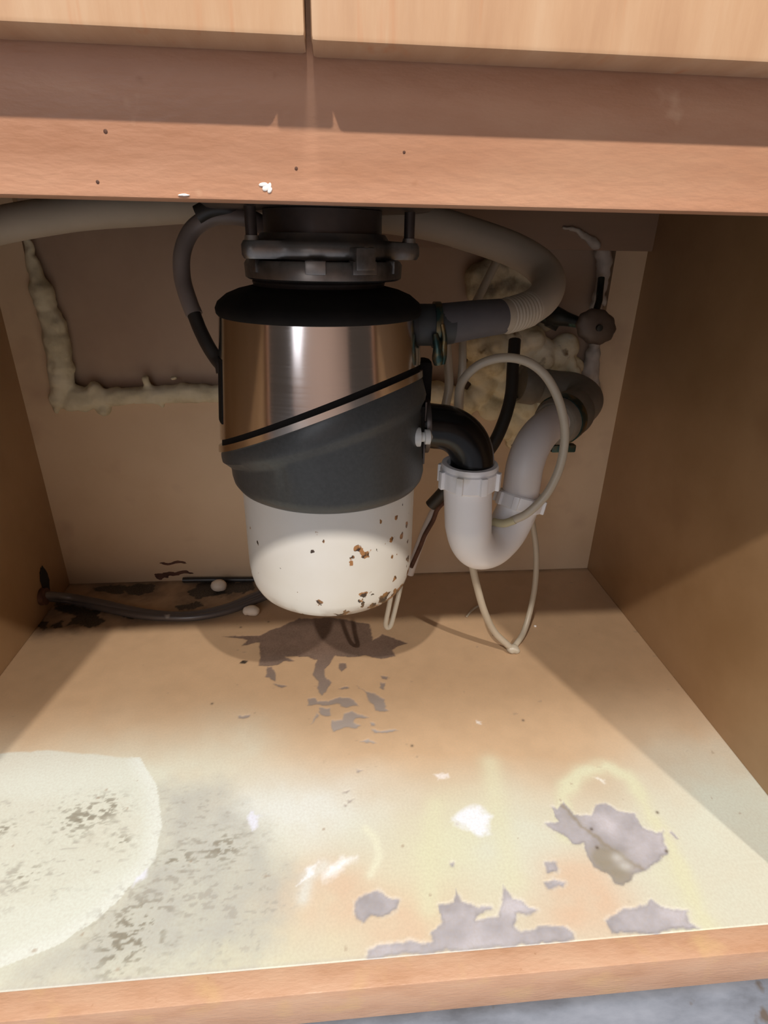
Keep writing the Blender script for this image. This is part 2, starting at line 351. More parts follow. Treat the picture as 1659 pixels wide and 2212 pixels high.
# overall paling towards the front, then soft wear: bleached and yellowed areas
C = np.tile(np.array([.56, .375, .225]), (NP, 1))
big = fbm(P, 7, 21, 5); fine = fbm(P, 60, 31, 4); streak = fbm(P, 22, 41, 4, 1, 3.0)
C *= (1+.16*(big-.5)+.14*(fine-.5))[:, None]
def blend(mask, col, k=1):
    global C
    mask = np.clip(mask*k, 0, 1)[:, None]; C = C*(1-mask)+np.array(col)*mask
def gpx(u, v, su, sv, rough=.35):
    """soft spot given about pixel (u,v) of the board, sizes in metres"""
    c = np.array(tuple(atz(u, v))[:2]); d = P-c
    return np.clip(np.exp(-((d[:, 0]/su)**2+(d[:, 1]/sv)**2))*(1+rough*4*(fbm(P, 30, int(u) % 97, 4)-.5)), 0, 1)
PALE = (.64, .65, .54); YEL = (.66, .65, .46); WHT = (.72, .75, .72); PNK = (.66, .46, .32); GRY = (.46, .46, .42)
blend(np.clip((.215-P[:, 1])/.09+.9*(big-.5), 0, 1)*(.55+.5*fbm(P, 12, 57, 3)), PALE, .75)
blend(gpx(60, 1900, .16, .12), PALE, 1.3); blend(gpx(420, 1950, .11, .09), PALE, 1.1); blend(gpx(250, 1700, .13, .05), PALE, .8)
blend(gpx(500, 1620, .05, .05), PALE, .5); blend(gpx(640, 1760, .09, .04), WHT, .8); blend(gpx(1620, 1760, .10, .08), PALE, 1)
blend(gpx(1500, 1880, .08, .08), PALE, .7); blend(gpx(1010, 1830, .06, .05), YEL, 1.0); blend(gpx(930, 1930, .05, .04), YEL, .7)
blend(gpx(1130, 1830, .06, .06), PALE, .9); blend(gpx(800, 1830, .035, .05), PALE, .5); blend(gpx(610, 2000, .08, .05), YEL, .6)
blend(gpx(1480, 1960, .02, .05), YEL, .6); blend(gpx(1380, 1930, .05, .05), PALE, .5)
blend(gpx(700, 1930, .05, .03), PNK, .8); blend(gpx(880, 2000, .05, .03), PNK, .7); blend(gpx(1260, 1950, .04, .03), PNK, .9); blend(gpx(1240, 1880, .03, .02), PNK, .6)
arch = near_line(P, [(1225,1800),(1215,1720),(1250,1670),(1310,1655),(1360,1680),(1400,1750),(1440,1810),(1470,1880),(1520,1990)])
blend(np.exp(-((arch+.01*(fine-.5))/.0085)**2), YEL, .95)
line2 = near_line(P, [(940,1740),(930,1820),(925,1960)]); blend(np.exp(-(line2/.010)**2), YEL, .7)
line3 = near_line(P, [(1060,1650),(1075,1760),(1110,1900)]); blend(np.exp(-(line3/.012)**2), YEL, .6)
# large pale ring of a bucket on the left, with a grey scuffed field to its right
ringpts = [(300,1640),(335,1700),(345,1780),(330,1860),(290,1900),(220,1975),(120,2040),(0,2085),(-120,2110)]
rp = near_line(P, ringpts)
field = np.clip(.5-sdf(P+wob*3, [(345,1700),(480,1690),(560,1790),(640,1900),(620,1990),(560,2060),(330,2090),(100,2120),(20,2135),(60,2080),(180,2010),(300,1900),(350,1820)])/.03, 0, 1)
blend(field*(.4+.5*fine), GRY, 1.15)
inner = np.clip(.5-sdf(P+wob*3, [(-100,1740),(60,1720),(250,1715),(300,1760),(280,1840),(200,1910),(60,1960),(-100,1980)])/.02, 0, 1)
blend(inner*(.3+.5*fine), (.62, .62, .54), .9)
zone = sdf(P+wob*.6, ringpts+[(-260,2150),(-260,1650),(100,1620)])
blend(np.clip(.5-zone/.0022, 0, 1)*(.75+.5*(big-.5))*np.clip(1.15-inner*.8, 0, 1), (.68, .71, .64), .9)
blend(np.clip(1.25-rp/.012, 0, 1)*(zone < .002), (.72, .75, .69), .9)
r2 = near_line(P, [(790,1790),(810,1810),(820,1850),(800,1890)]); blend(np.exp(-(r2/.004)**2), (.74, .74, .58), .7)
r3 = near_line(P, [(655,1940),(665,1895),(700,1870)]); blend(np.exp(-(r3/.006)**2), WHT, .6)
# grime specks in the scuffed fields
sp = fbm(P, 170, 61, 3, 1, 2.0); sp2 = fbm(P, 24, 71, 3)
speck = np.clip((sp-.66+.30*(sp2-.5))/.08, 0, 1)
blend(speck*np.clip(field+inner*.8, 0, 1), (.36, .34, .30), .6)
speckc = np.clip((sp-.53)/.07, 0, 1)
for u, v, s_ in ((480,1830,.016),(170,1770,.018),(230,1745,.014),(380,1860,.012),(300,1990,.018),(270,2050,.02),(60,1890,.010),(10,1790,.008),(260,1820,.008)):
    blend(speckc*gpx(u, v, s_*1.3, s_, 0), (.22, .20, .15), .8)
dsp = np.clip((fbm(P, 110, 81, 2)-.90)/.03, 0, 1); blend(dsp, (.36, .26, .18), .6)
# white residue dabs
for poly, col in (([(975,1775),(985,1755),(1010,1745),(1040,1745),(1058,1760),(1055,1795),(1030,1800),(990,1785)], (.82, .86, .95)),
                  ([(700,1898),(710,1875),(735,1855),(770,1853),(750,1870),(725,1895)], (.88, .90, .92)), ([(642,1915),(660,1880),(690,1855),(672,1890)], (.84, .86, .90)),
                  ([(538,1770),(548,1755),(560,1760),(556,1795),(545,1800)], (.74, .76, .88)), ([(290,1895),(318,1878),(316,1895),(292,1910)], (.76, .78, .88)),
                  ([(1285,1683),(1303,1681),(1300,1688)], (.9, .9, .85)), ([(1028,1556),(1042,1556),(1040,1563),(1030,1562)], (.85, .8, .75)), ([(940,1675),(965,1672),(968,1682),(945,1684)], (.8, .74, .7))):
    q = sdf(P+wob*2, poly); blend(np.clip(.5-q/.008, 0, 1) if len(poly) > 5 else np.clip(.5-q/.003, 0, 1), col, .85)
# bare grey board where the skin has peeled: brown towards the rear, lilac grey near the sill
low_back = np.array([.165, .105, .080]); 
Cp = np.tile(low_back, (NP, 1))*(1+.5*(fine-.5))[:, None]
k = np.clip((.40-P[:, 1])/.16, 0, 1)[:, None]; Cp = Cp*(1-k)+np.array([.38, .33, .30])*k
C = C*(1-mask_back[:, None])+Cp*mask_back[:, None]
Cf = np.tile(np.array([.42, .395, .42]), (NP, 1))*(1+.6*(fine-.5)+.4*(streak-.5)+.3*(fbm(P, 14, 77, 3)-.5))[:, None]
stain = near_line(P+wob*1.5, [(1215,1740),(1245,1770),(1290,1812),(1340,1845),(1385,1875)])
Cf = Cf*(1-.6*np.exp(-(stain/.0026)**2)[:, None])+np.array([.24, .19, .11])*(.6*np.exp(-(stain/.0026)**2)[:, None])
for u_, v_, a1, a2, kk in ((1300,1850,.014,.010,.8),(1325,1885,.016,.012,.75),(1345,1895,.012,.010,.6),(1235,1760,.012,.012,.45),(1345,1845,.010,.006,.4)):
    st2 = gpx(u_, v_, a1, a2, .8)[:, None]; Cf = Cf*(1-kk*st2)+np.array([.27, .235, .17])*kk*st2
for u_, v_ in ((1335,1852), (1350,1870)):
    st2 = gpx(u_, v_, .006, .004, .3)[:, None]; Cf = Cf*(1-.7*st2)+np.array([.56, .54, .50])*.7*st2
rimd = np.exp(-((df+.0012)/.0011)**2)[:, None]*.35; Cf = Cf*(1-rimd)+np.array([.27, .25, .25])*rimd
C = C*(1-mask_front[:, None])+Cf*mask_front[:, None]
edge_ = np.exp(-((df-.0012)/.0012)**2)*(fine > .5); blend(edge_, (.70, .66, .58), .35)
sl = np.clip(1-(P[:, 1]-T)/.004, 0, 1)*np.clip((.62-P[:, 0])/.1, 0, 1); blend(sl*fine*1.5, (.46, .44, .42), .6)
# black rot with brown halo, and a band darkening towards the rear edge
rot = [([(205,1268),(255,1266),(285,1272),(250,1282),(215,1278)]), ([(265,1272),(300,1262),(332,1266),(325,1280),(285,1285)]),
       ([(410,1282),(430,1262),(480,1258),(540,1258),(545,1275),(470,1285),(430,1292)]), ([(150,1350),(170,1325),(205,1320),(222,1340),(200,1352),(175,1352)]),
       ([(80,1352),(92,1340),(103,1345),(100,1356)]), ([(112,1350),(128,1346),(130,1352),(115,1354)]), ([(120,1300),(200,1320),(240,1315),(180,1335),(125,1318)]), ([(265,1325),(300,1330),(290,1335),(265,1333)]),
       ([(385,1310),(430,1303),(432,1310),(390,1316)])]
dr = np.full(NP, 1e9)
for q in rot: dr = np.minimum(dr, sdf(PW+wob*1.5, q))
dr = dr-.003+.006*(fbm(P, 140, 91, 3)-.5)
blend(np.clip(.5-dr/.003, 0, 1), (.012, .010, .009), .97)
blend(np.exp(-(np.maximum(dr, 0)/.025)**2)*(dr > 0)*fine*1.2, (.13, .085, .06), .9)
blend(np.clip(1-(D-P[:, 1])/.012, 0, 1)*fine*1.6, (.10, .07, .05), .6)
blend(np.clip(.5-sdf(PW, [(518,1433),(524,1427),(535,1428),(530,1435)])/.001, 0, 1), (.02, .015, .012))
for u, v in ((500,1450),(458,1520),(233,1520),(1130,1556),(890,1611),(580,1343),(520,1355),(1420,1755),(1278,1790),(1290,1830),(1440,1838)):
    if (u, v) in ((500,1450), (233,1520)): continue
    blend(np.exp(-((np.hypot(*(P-np.array(tuple(atz(u, v))[:2])).T))/.0016)**2), (.10, .07, .05))
C = np.clip(C, 0, 1)
me = bpy.data.meshes.new('cabinet_floor')
vz = 0.0 - .0006*np.maximum(mask_back, mask_front)
verts = np.zeros((NP, 3)); verts[:, :2] = P; verts[:, 2] = vz
i0 = np.arange(ny)[:, None]*(nx+1)+np.arange(nx)[None, :]
faces = np.stack([i0, i0+1, i0+nx+2, i0+nx+1], -1).reshape(-1, 4)
# underside and rim so that the board has its thickness
low = np.array([[0, T, -.016], [W, T, -.016], [W, D, -.016], [0, D, -.016]]); allv = np.vstack([verts, low]); a = NP
extra = [(a, a+3, a+2, a+1)]
row = lambda s: list(s)
polys = [tuple(row(range(0, nx+1))[::-1])+(a, a+1), tuple(ny*(nx+1)+i for i in range(nx+1))+(a+2, a+3),
         tuple(j*(nx+1) for j in range(ny+1))+(a+3, a), tuple(j*(nx+1)+nx for j in range(ny, -1, -1))+(a+1, a+2)]
me.vertices.add(len(allv)); me.vertices.foreach_set('co', allv.ravel())
fl = [faces.ravel()]+[np.array(e) for e in extra]+[np.array(p_) for p_ in polys]
loops = np.concatenate(fl); sizes = np.concatenate([np.full(len(faces), 4), [len(e) for e in extra], [len(p_) for p_ in polys]])
me.loops.add(len(loops)); me.loops.foreach_set('vertex_index', loops)
me.polygons.add(len(sizes)); me.polygons.foreach_set('loop_start', np.concatenate([[0], np.cumsum(sizes)[:-1]])); 
me.update(calc_edges=True); me.validate()
at_ = me.color_attributes.new('wear', 'FLOAT_COLOR', 'POINT')
cc = np.ones((len(allv), 4)); cc[:NP, :3] = C; cc[NP:, :3] = (.4, .25, .15)
at_.data.foreach_set('color', cc.ravel())
m = newmat('worn_cabinet_floor', (.5, .4, .3), .42); M['cabfloor'] = m
an = N(m, 'ShaderNodeAttribute', attribute_name='wear')
f = nz(420, 4); L(m, mix(rng(f, .35, .75, 0, .22), an.outputs['Color'], (.40, .31, .22)), bsdf(m).inputs['Base Color'])
L(m, rng(nz(30, 5), .3, .7, .34, .55), bsdf(m).inputs['Roughness'])
bp = N(m, 'ShaderNodeBump'); bp.inputs['Strength'].default_value = .12; bp.inputs['Distance'].default_value = .001
L(m, nz(90, 5), bp.inputs['Height']); L(m, bp.outputs['Normal'], bsdf(m).inputs['Normal'])
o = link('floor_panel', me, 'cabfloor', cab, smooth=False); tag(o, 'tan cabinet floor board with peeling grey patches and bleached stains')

box('side_panel', -.018, 0, T, .62, ZF, .74, 'melamine', cab)
box('side_panel', W, W+.018, T, .62, ZF, .74, 'melamine', cab)
# back board with the big cut-out, and the board behind it
cut = [(.035, .296), (.823, .296), (.823, .60), (.035, .60)]
x0, x1, zc = .045, .815, .302
bm = bmesh.new()
box_bm(bm, 0, x0, D, D+.012, -.016, .74); box_bm(bm, x1, W, D, D+.012, -.016, .74)
box_bm(bm, x0, x1, D, D+.012, -.016, zc)
link('back_panel', bm_mesh(bm), 'back', cab, smooth=False)
rp_ = box('access_panel', x0, x1, D+.012, D+.024, .20, .74, 'recess', cab); tag(rp_, 'darker board filling the cut-out in the back panel')
box('hanging_rail', .45, W, D-.012, D-.0002, .500, .60, 'cleat', cab)
box('top_rail', -.018, W+.018, 0, T, ZR, .74, 'rail', cab, bev=.0012)
box('bottom_rail', -.018, W+.018, 0, T, FH, 0, 'sill', cab, bev=.001)
box('stile', -.018, .022, .0002, T-.0002, .0002, ZR-.0002, 'rail', cab); box('stile', W-.022, W+.018, .0002, T-.0002, .0002, ZR-.0002, 'rail', cab)
box('toe_kick', -.0, W, .085, .10, ZF, -.016, 'edge', cab, bev=0)
gapx = .4208
a = box('drawer_front', -.012, gapx-.0008, -T, -.0003, ZD+.0003, .73, 'front', cab, bev=.0015)
b_ = box('drawer_front', gapx+.0010, W+.012, -T, -.0003, ZD-.0006, .73, 'front', cab, bev=.0015)
# paint splash on the rail
def splash(spots, label):
    bm = bmesh.new()
    for (u, v, rx, rz) in spots:
        p = at(u, v, 0); r = bmesh.ops.create_icosphere(bm, subdivisions=2, radius=1)
        for vv in r['verts']: vv.co = Vector((p.x+vv.co.x*rx+.4*vv.co.z*rx, -.0002+vv.co.y*.0003, p.z+vv.co.z*rz))
    tag(link('paint_splash', bm_mesh(bm), 'splash', cab), label)
splash(((568,398,.0014,.0006),(575,405,.0013,.0012),(583,411,.0008,.0010),(572,400,.0019,.0005),(582,404,.0007,.0014)), 'white splash on the top rail')
splash(((395,421,.0016,.0004),(401,422,.0014,.0003)), 'small white splash on the lower edge of the top rail')
for (u, v, r_) in ((228,284,.0007),(211,393,.0006),(640,364,.0006),(873,329,.0005)):
    bm = bmesh.new(); p = at(u, v, 0); r = bmesh.ops.create_icosphere(bm, subdivisions=2, radius=1)
    for vv in r['verts']: vv.co = Vector((p.x+vv.co.x*r_, -.0001+vv.co.y*.0002, p.z+vv.co.z*r_))
    tag(link('dent', bm_mesh(bm), 'rustwire', cab), 'dark dent in the top rail')
# unseen countertop added to keep out light from above; sink under it
tag(box('countertop', -.05, W+.05, -.035, .62, .741, .775, 'stone', bev=.002), 'unseen stone countertop on the sink cabinet, added to block light from above', 'countertop')
snk = root('sink', (.4186, .31, .53), 'dark steel underside of the kitchen sink above the disposer', 'sink')
bm = bmesh.new(); box_bm(bm, .10, .74, .07, .405, .548, .7395, .03); link('sink_bowl', bm_mesh(bm), 'sinksteel', snk)
lathe('drain_flange', [(.045, .0), (.092, .0), (.098, .004), (.090, .012), (.060, .020), (.045, .020)], 'neck', snk, c=(.4186, .31, .528))

# ------------------------------------------------------------------ disposer
CX, CY = .4168, .31
DX = .0045                                  # the lower body and the neck sit a little off the band's axis
def RB(z): return .0893+(.4418-z)*.084    # the band widens downwards
zb = .1695
disp = root('garbage_disposer', (CX, CY, zb), 'food disposer with steel band, charcoal sleeve and chipped white can hung under the sink', 'garbage disposer')
cx2, cy2 = CX+DX, CY
R3 = .0865
prof = [(0.0005, .003), (.060, .002), (.0705, .0), (.0765, .001), (.0805, .004), (.0835, .010), (.0855, .019), (R3, .030), (R3, .150), (.04, .150)]
can = lathe('lower_can', prof, 'enamel', None, c=(0, 0, 0), angle=60); can.location = (cx2, cy2, zb); can.parent = disp; can.matrix_parent_inverse = Matrix.Translation(-disp.location)
tag(can, 'white enamelled lower can with rust chips')
# charcoal sleeve: oblique top, stepped rim
KX, KY = .356, -.20
def zob(x, y, z0): return z0 + KX*(x-CX) + KY*(y-CY)
def sleeve():
    bm = bmesh.new(); seg = 128; rings = []
    for k in range(seg):
        a_ = 2*math.pi*k/seg; c_, s_ = math.cos(a_), math.sin(a_)
        def v_(r, z): return bm.verts.new((CX+r*c_+(DX if z < .33 and r < .0965 else 0), CY+r*s_, z))
        zt = zob(CX+.1*c_, CY+.1*s_, .3595) - .006
        st = min(zt-.006, .310+.060*(c_+1)/2-.012*s_)   # the step below the band
        r1, r2 = min(RB(zt)+.0012, .0987), .0948
        r0 = min(r1, .0987)
        col = [v_(.080, zt), v_(r1-.0012, zt), v_(r1, zt-.002), v_(.0988, st+.004), v_(.0983, st), v_(r2+.0006, st-.006), v_(r2, max(st-.010, .304)),
               v_(r2, .2995), v_(r2-.0012, .2935), v_(r2-.0045, .2885), v_(r2-.0085, .2860), v_(R3-.003, .2852), v_(.080, .2852)]
        rings.append(col)
    n_ = len(rings[0])
    for k in range(seg):
        k2 = (k+1) % seg
        for i in range(n_): j = (i+1) % n_; bm.faces.new((rings[k][i], rings[k][j], rings[k2][j], rings[k2][i]))
    return bm_mesh(bm)
link('sleeve', sleeve(), 'grey', disp, angle=35)
def oblique_band(name, r0, r1, zlo, zhi, mat, top=None):
    bm = bmesh.new(); seg = 128; R_ = []
    for k in range(seg):
        a_ = 2*math.pi*k/seg; c_, s_ = math.cos(a_), math.sin(a_)
        x, y = CX+.1*c_, CY+.1*s_
        lo = zob(x, y, zlo); hi = top if top else zob(x, y, zhi)
        nn = 10 if top else 1
        out = [(RB(lo+(hi-lo)*i/nn)+r1, lo+(hi-lo)*i/nn) for i in range(nn+1)]
        R_.append([bm.verts.new((CX+r*c_, CY+r*s_, z)) for r, z in [(.080, lo)]+out+[(.080, hi)]])
    n_ = len(R_[0])
    for k in range(seg):
        for i in range(n_): bm.faces.new((R_[k][i], R_[k][(i+1) % n_], R_[(k+1) % seg][(i+1) % n_], R_[(k+1) % seg][i]))
    return link(name, bm_mesh(bm), mat, disp, angle=30)
oblique_band('trim_strip', .09, .0014, .3535, .3595, 'steel_trim')
oblique_band('black_groove', .085, -.0018, .3585, .3660, 'black')  # black groove between the trim strip and the steel band
oblique_band('steel_band', .085, 0, .3650, 0, 'steel', top=.4465)
# dome
dome = lathe('top_dome', [(.080, .4455), (.0892, .4450), (.0908, .4470), (.0912, .4510), (.0888, .4560), (.081, .4620), (.071, .4660), (.058, .4690), (.03, .4695)], 'black', disp, c=(CX, CY, 0))
lathe('collar', [(.03, .469), (.057, .469), (.058, .4725), (.055, .4755), (.03, .4755)], 'neck', disp, c=(CX, CY, 0))
# lower mounting ring with ramps
bm = bmesh.new(); lathe_bm(bm, [(.045, .477), (.0650, .4745), (.0675, .4760), (.0680, .4865), (.0660, .4895), (.045, .4905)], 96, (CX+DX, CY, 0))
for a_, w_ in ((-95, 16), (-118, 0), (-62, 22), (-30, 10), (20, 12), (100, 16), (160, 10), (215, 10)):
    if not w_: continue
    a_ = math.radians(a_)
    st = len(bm.verts); box_bm(bm, -.004, .004, -w_/2000, w_/2000, 0, .010, .001)
    for vv in list(bm.verts)[st:]:
        p = Matrix.Rotation(a_, 3, 'Z') @ (vv.co+Vector((.0655, 0, 0))); vv.co = Vector((CX+DX+p.x, CY+p.y, .4805+p.z))
link('lock_ring', bm_mesh(bm), 'flange', disp)
# locking lug
st = bmesh.new(); box_bm(st, -.007, .006, -.009, .009, 0, .017, .002)
for vv in st.verts:
    p = Matrix.Rotation(math.radians(-62), 3, 'Z') @ (vv.co+Vector((.0650, 0, 0))); vv.co = Vector((CX+DX+p.x, CY+p.y, .4835+p.z))
link('lock_lug', bm_mesh(st), 'flange', disp)
# upper triangular mounting plate with three rod ears
rods = [math.radians(t) for t in (-10, 108, 222)]
RR = .0735
bm = bmesh.new(); seg = 144; R_ = []
for k in range(seg):
    a_ = 2*math.pi*k/seg; r = .0610
    for t in rods:
        dl = math.atan2(math.sin(a_-t), math.cos(a_-t)); r = max(r, .0610+.0215*math.exp(-(dl/.20)**2))
    prof_ = [(.047, .491), (r-.002, .491), (r, .494), (r, .501), (r-.002, .504), (.056, .5055), (.053, .510), (.047, .510)]
    R_.append([bm.verts.new((CX+DX+x*math.cos(a_), CY+x*math.sin(a_), z)) for x, z in prof_])
for k in range(seg):
    for i in range(8): bm.faces.new((R_[k][i], R_[k][(i+1) % 8], R_[(k+1) % seg][(i+1) % 8], R_[(k+1) % seg][i]))
link('mounting_plate', bm_mesh(bm), 'flange', disp)
lathe('neck', [(.02, .477), (.0500, .477), (.0500, .5275), (.02, .5275)], 'neck', disp, c=(CX+DX, CY, 0))
for t in rods:
    x, y = CX+DX+RR*math.cos(t), CY+RR*math.sin(t)
    r_ = lathe('mounting_rod', [(.0005, .4985), (.0045, .4985), (.0045, .5275), (.0005, .5275)], 'neck', disp, seg=20, c=(x, y, 0))
    lathe('screw_tip', [(.0005, .504), (.0060, .504), (.0052, .5075), (.0005, .5080)], 'bolt', r_, seg=16, c=(x, y, 0)).matrix_parent_inverse = Matrix.Translation(-disp.location) @ Matrix.Identity(4)
for o_ in [x for x in COL.objects if x.name.startswith('screw_tip')]: o_.matrix_parent_inverse = o_.parent.matrix_parent_inverse.inverted() @ Matrix.Identity(4) if False else Matrix.Identity(4)
for k, (u, v) in enumerate(((650,538),(790,542))):
    p = at(u, v, CY-.055); lathe('plate_screw', [(.0005, 0), (.0035, 0), (.003, .003), (.0005, .0035)], 'bolt', disp, seg=12, c=tuple(p))
# cord slot on the left flank
bm = bmesh.new(); pts = []
for k in range(13):
    t = k/12; z = at(478, 770, .29).z*(1-t)+at(483, 905, .29).z*t; pts.append(z)
prev = None; thet = [math.radians(x) for x in (188, 193, 198, 203)]
for z in pts:
    rowv = [bm.verts.new((CX+(RB(z)+.0008)*math.cos(q), CY+(RB(z)+.0008)*math.sin(q), z)) for q in thet]+[bm.verts.new((CX+.086*math.cos(q), CY+.086*math.sin(q), z)) for q in reversed(thet)]
    if prev:
        for i in range(8): bm.faces.new((prev[i], prev[(i+1) % 8], rowv[(i+1) % 8], rowv[i]))
    else: bm.faces.new(rowv)
    prev = rowv
bm.faces.new(prev); tag(link('cord_slot', bm_mesh(bm), 'black', disp), 'dark vertical slot where the cord enters the band')
# dishwasher port and discharge flange
pp = at(920, 702, CY)
lathe('inlet_port', [(.0005, -.045), (.0185, -.045), (.0185, .012), (.0165, .026), (.0005, .026)], 'boot', disp, seg=48, c=(pp.x, CY, pp.z), axis='X')
fc = at(922, 925, CY-.005)
bm = bmesh.new(); box_bm(bm, .500, .5130, CY-.024, CY+.024, fc.z-.028, fc.z+.027, .003); link('discharge_boss', bm_mesh(bm), 'black', disp)
bm = bmesh.new(); bp_ = at(924, 815, .335); box_bm(bm, bp_.x-.012, bp_.x+.003, .322, .350, bp_.z-.028, bp_.z+.018, .006); link('side_lug', bm_mesh(bm), 'black', disp)

# power cord
cord = root('power_cord', tuple(at(500, 470, .36)), 'grey cord looping from under the sink to the left flank of the disposer', 'cord')
tube('cord_sleeve', pix([(585,520,.35),(572,492,.35),(545,474,.345),(500,466,.345),(455,470,.345),(415,497,.345),(394,545,.34),(394,600,.335),(408,650,.325),(420,680,.32)]), .0075, 'cord', cord)
tube('cord_end', pix([(418,676,.32),(432,712,.312),(450,748,.303),(468,776,.297),(479,790,.290),(482,805,.288)]), .0062, 'cord_dark', cord)
tube('cord_clip', pix([(428,466,.343),(455,453,.343),(490,452,.345),(515,462,.348)]), .0085, 'cord_dark', cord)

# ------------------------------------------------------------------ discharge elbow (black)
elb = root('discharge_elbow', tuple(at(930, 918, CY)), 'glossy black plastic discharge elbow between the disposer and the white trap', 'pipe')
ez = at(940, 918, CY).z; tx, tz = at(1020, 1000, CY).x, at(1020, 1000, CY).z
pth = [(.512, CY, ez)]; rb = .040
x_end = tx-rb
for k in range(4): pth.append((.512+(x_end-.512)*(k+1)/4, CY, ez-.0005*k))
for k in range(1, 15):
    t = math.radians(90*k/14); pth.append((x_end+rb*math.sin(t), CY, ez-.0015-rb*(1-math.cos(t))))
pth += [(tx, CY, tz-.004), (tx, CY, tz-.03)]
link('elbow_pipe', bm_mesh(tube_bm(bmesh.new(), pth, .0222, 40)), 'blackpipe', elb)
bm = bmesh.new(); lathe_bm(bm, [(.022, 0), (.027, 0), (.0275, .0015), (.0275, .0045), (.022, .005)], 48, (.5150, CY, ez), 'X')
box_bm(bm, .5132, .5152, CY-.020, CY+.010, ez-.034, ez+.028, .0008); link('metal_flange', bm_mesh(bm), 'neck', elb)
p = at(903, 944, .272)
cyl('flange_bolt', (p.x-.006, p.y, p.z), (p.x+.014, p.y, p.z), [(.0005, 0), (.0075, .02), (.0090, .12), (.0090, .40), (.0045, .45), (.0045, .6), (.0070, .62), (.0070, .85), (.0005, 1)], 'nutwhite', elb)
# ------------------------------------------------------------------ white trap
trap = root('sink_trap', (tx, CY, .19), 'white plastic P-trap with two slip nuts hanging below the black elbow', 'pipe trap')
def slipnut(name, c, d, R0, h, mat, parent, nt=8, hole=.02):
    bm = bmesh.new(); d = Vector(d).normalized()
    lathe_bm(bm, [(hole, 0), (R0*.93, 0), (R0, h*.10), (R0, h*.9), (R0*.95, h), (hole+.0, h)], 56)
    for k in range(nt):
        a_ = 2*math.pi*(k+.35)/nt; st = len(bm.verts); box_bm(bm, -.0030, .0022, -.0035, .0035, h*.05, h*.95, .0010)
        for vv in list(bm.verts)[st:]:
            vv.co = Matrix.Rotation(a_, 3, 'Z') @ (vv.co+Vector((R0+.0012, 0, 0)))
    ori(0, bm, c, d); return link(name, bm_mesh(bm), mat, parent, angle=30)
z1 = at(1010, 1052, CY).z; z0 = at(1015, 1000, CY).z
tb = pix([(1008,1012,.31),(1010,1060,.31),(1011,1110,.31),(1012,1140,.31),(1017,1166,.313),(1033,1184,.322),(1060,1180,.337),(1088,1154,.351),(1107,1122,.360),(1120,1090,.365),(1124,1066,.366)])
q = crom([p_+(.0240,) for p_ in tb], 8); rr = [.0252 if i < 26 else .0238 for i in range(len(q))]
for i in range(22, 30): rr[i] = .0252-(i-22)/8*.0014
link('trap_bend', bm_mesh(tube_bm(bmesh.new(), q, rr, 48)), 'pvc', trap)
tag(slipnut('slip_nut', (tb[1][0], CY, z1+.001), (0, 0, 1), .0300, .021, 'pvc', trap, 8, .0215), 'large winged slip nut at the top of the trap inlet')
lathe('inlet_lip', [(.0225, 0), (.0285, 0), (.0295, .003), (.0285, .006), (.0235, .006)], 'pvc', trap, c=(tb[1][0], CY, z1+.021), closed=True)
c2 = Vector(tb[9][:3]); d2 = Vector(tb[10][:3])-Vector(tb[8][:3])
slipnut('slip_nut', c2-d2.normalized()*.004, d2, .0275, .017, 'pvc', trap, 8, .021)
arm = root('trap_arm', tuple(at(1150, 980, .38)), 'pale plastic drain arm curving from the trap up into the grey wall coupling', 'drain pipe')
tube('arm_pipe', pix([(1124,1068,.366),(1128,1040,.366),(1134,1005,.370),(1147,968,.382),(1166,938,.402),(1192,914,.432),(1218,898,.462),(1240,888,.485)]), .0213, 'pvc_dull', arm, seg=40)
wc = root('wall_drain', tuple(at(1250, 880, .50)), 'dull grey drain elbow and clamp coupling coming out of the foamed back wall', 'drain pipe')
tube('coupling', pix([(1196,915,.436,.0265),(1204,910,.444,.0300),(1232,893,.476,.0305),(1240,888,.486,.0275)]), 0, 'pipe_grey', wc, seg=40, n=6)
tube('elbow', pix([(1226,896,.470,.0260),(1252,878,.505,.0265),(1258,862,.530,.0270),(1235,845,.552,.0260),(1195,838,.560,.0245),(1160,832,.562,.0240)]), 0, 'pipe_grey', wc, seg=40)
pe = pix([(1160,832,.562),(1122,826,.560)])
cyl('hub', pe[0], pe[1], [(.0005, 0), (.0262, 0), (.0285, .15), (.0285, .85), (.026, 1), (.0225, 1), (.0225, .8), (.0005, .8)], 'pipe_grey', wc)
cb = pix([(1206,909,.447),(1217,902,.458)])
cyl('band_clamp', cb[0], cb[1], [(.0306, 0), (.0318, .0), (.0318, 1), (.0306, 1)], 'teal', wc)
bm = bmesh.new(); p = at(1215, 967, .45); box_bm(bm, p.x-.016, p.x+.016, p.y-.006, p.y+.006, p.z-.005, p.z+.005, .002); link('clamp_screw', bm_mesh(bm), 'teal', wc)

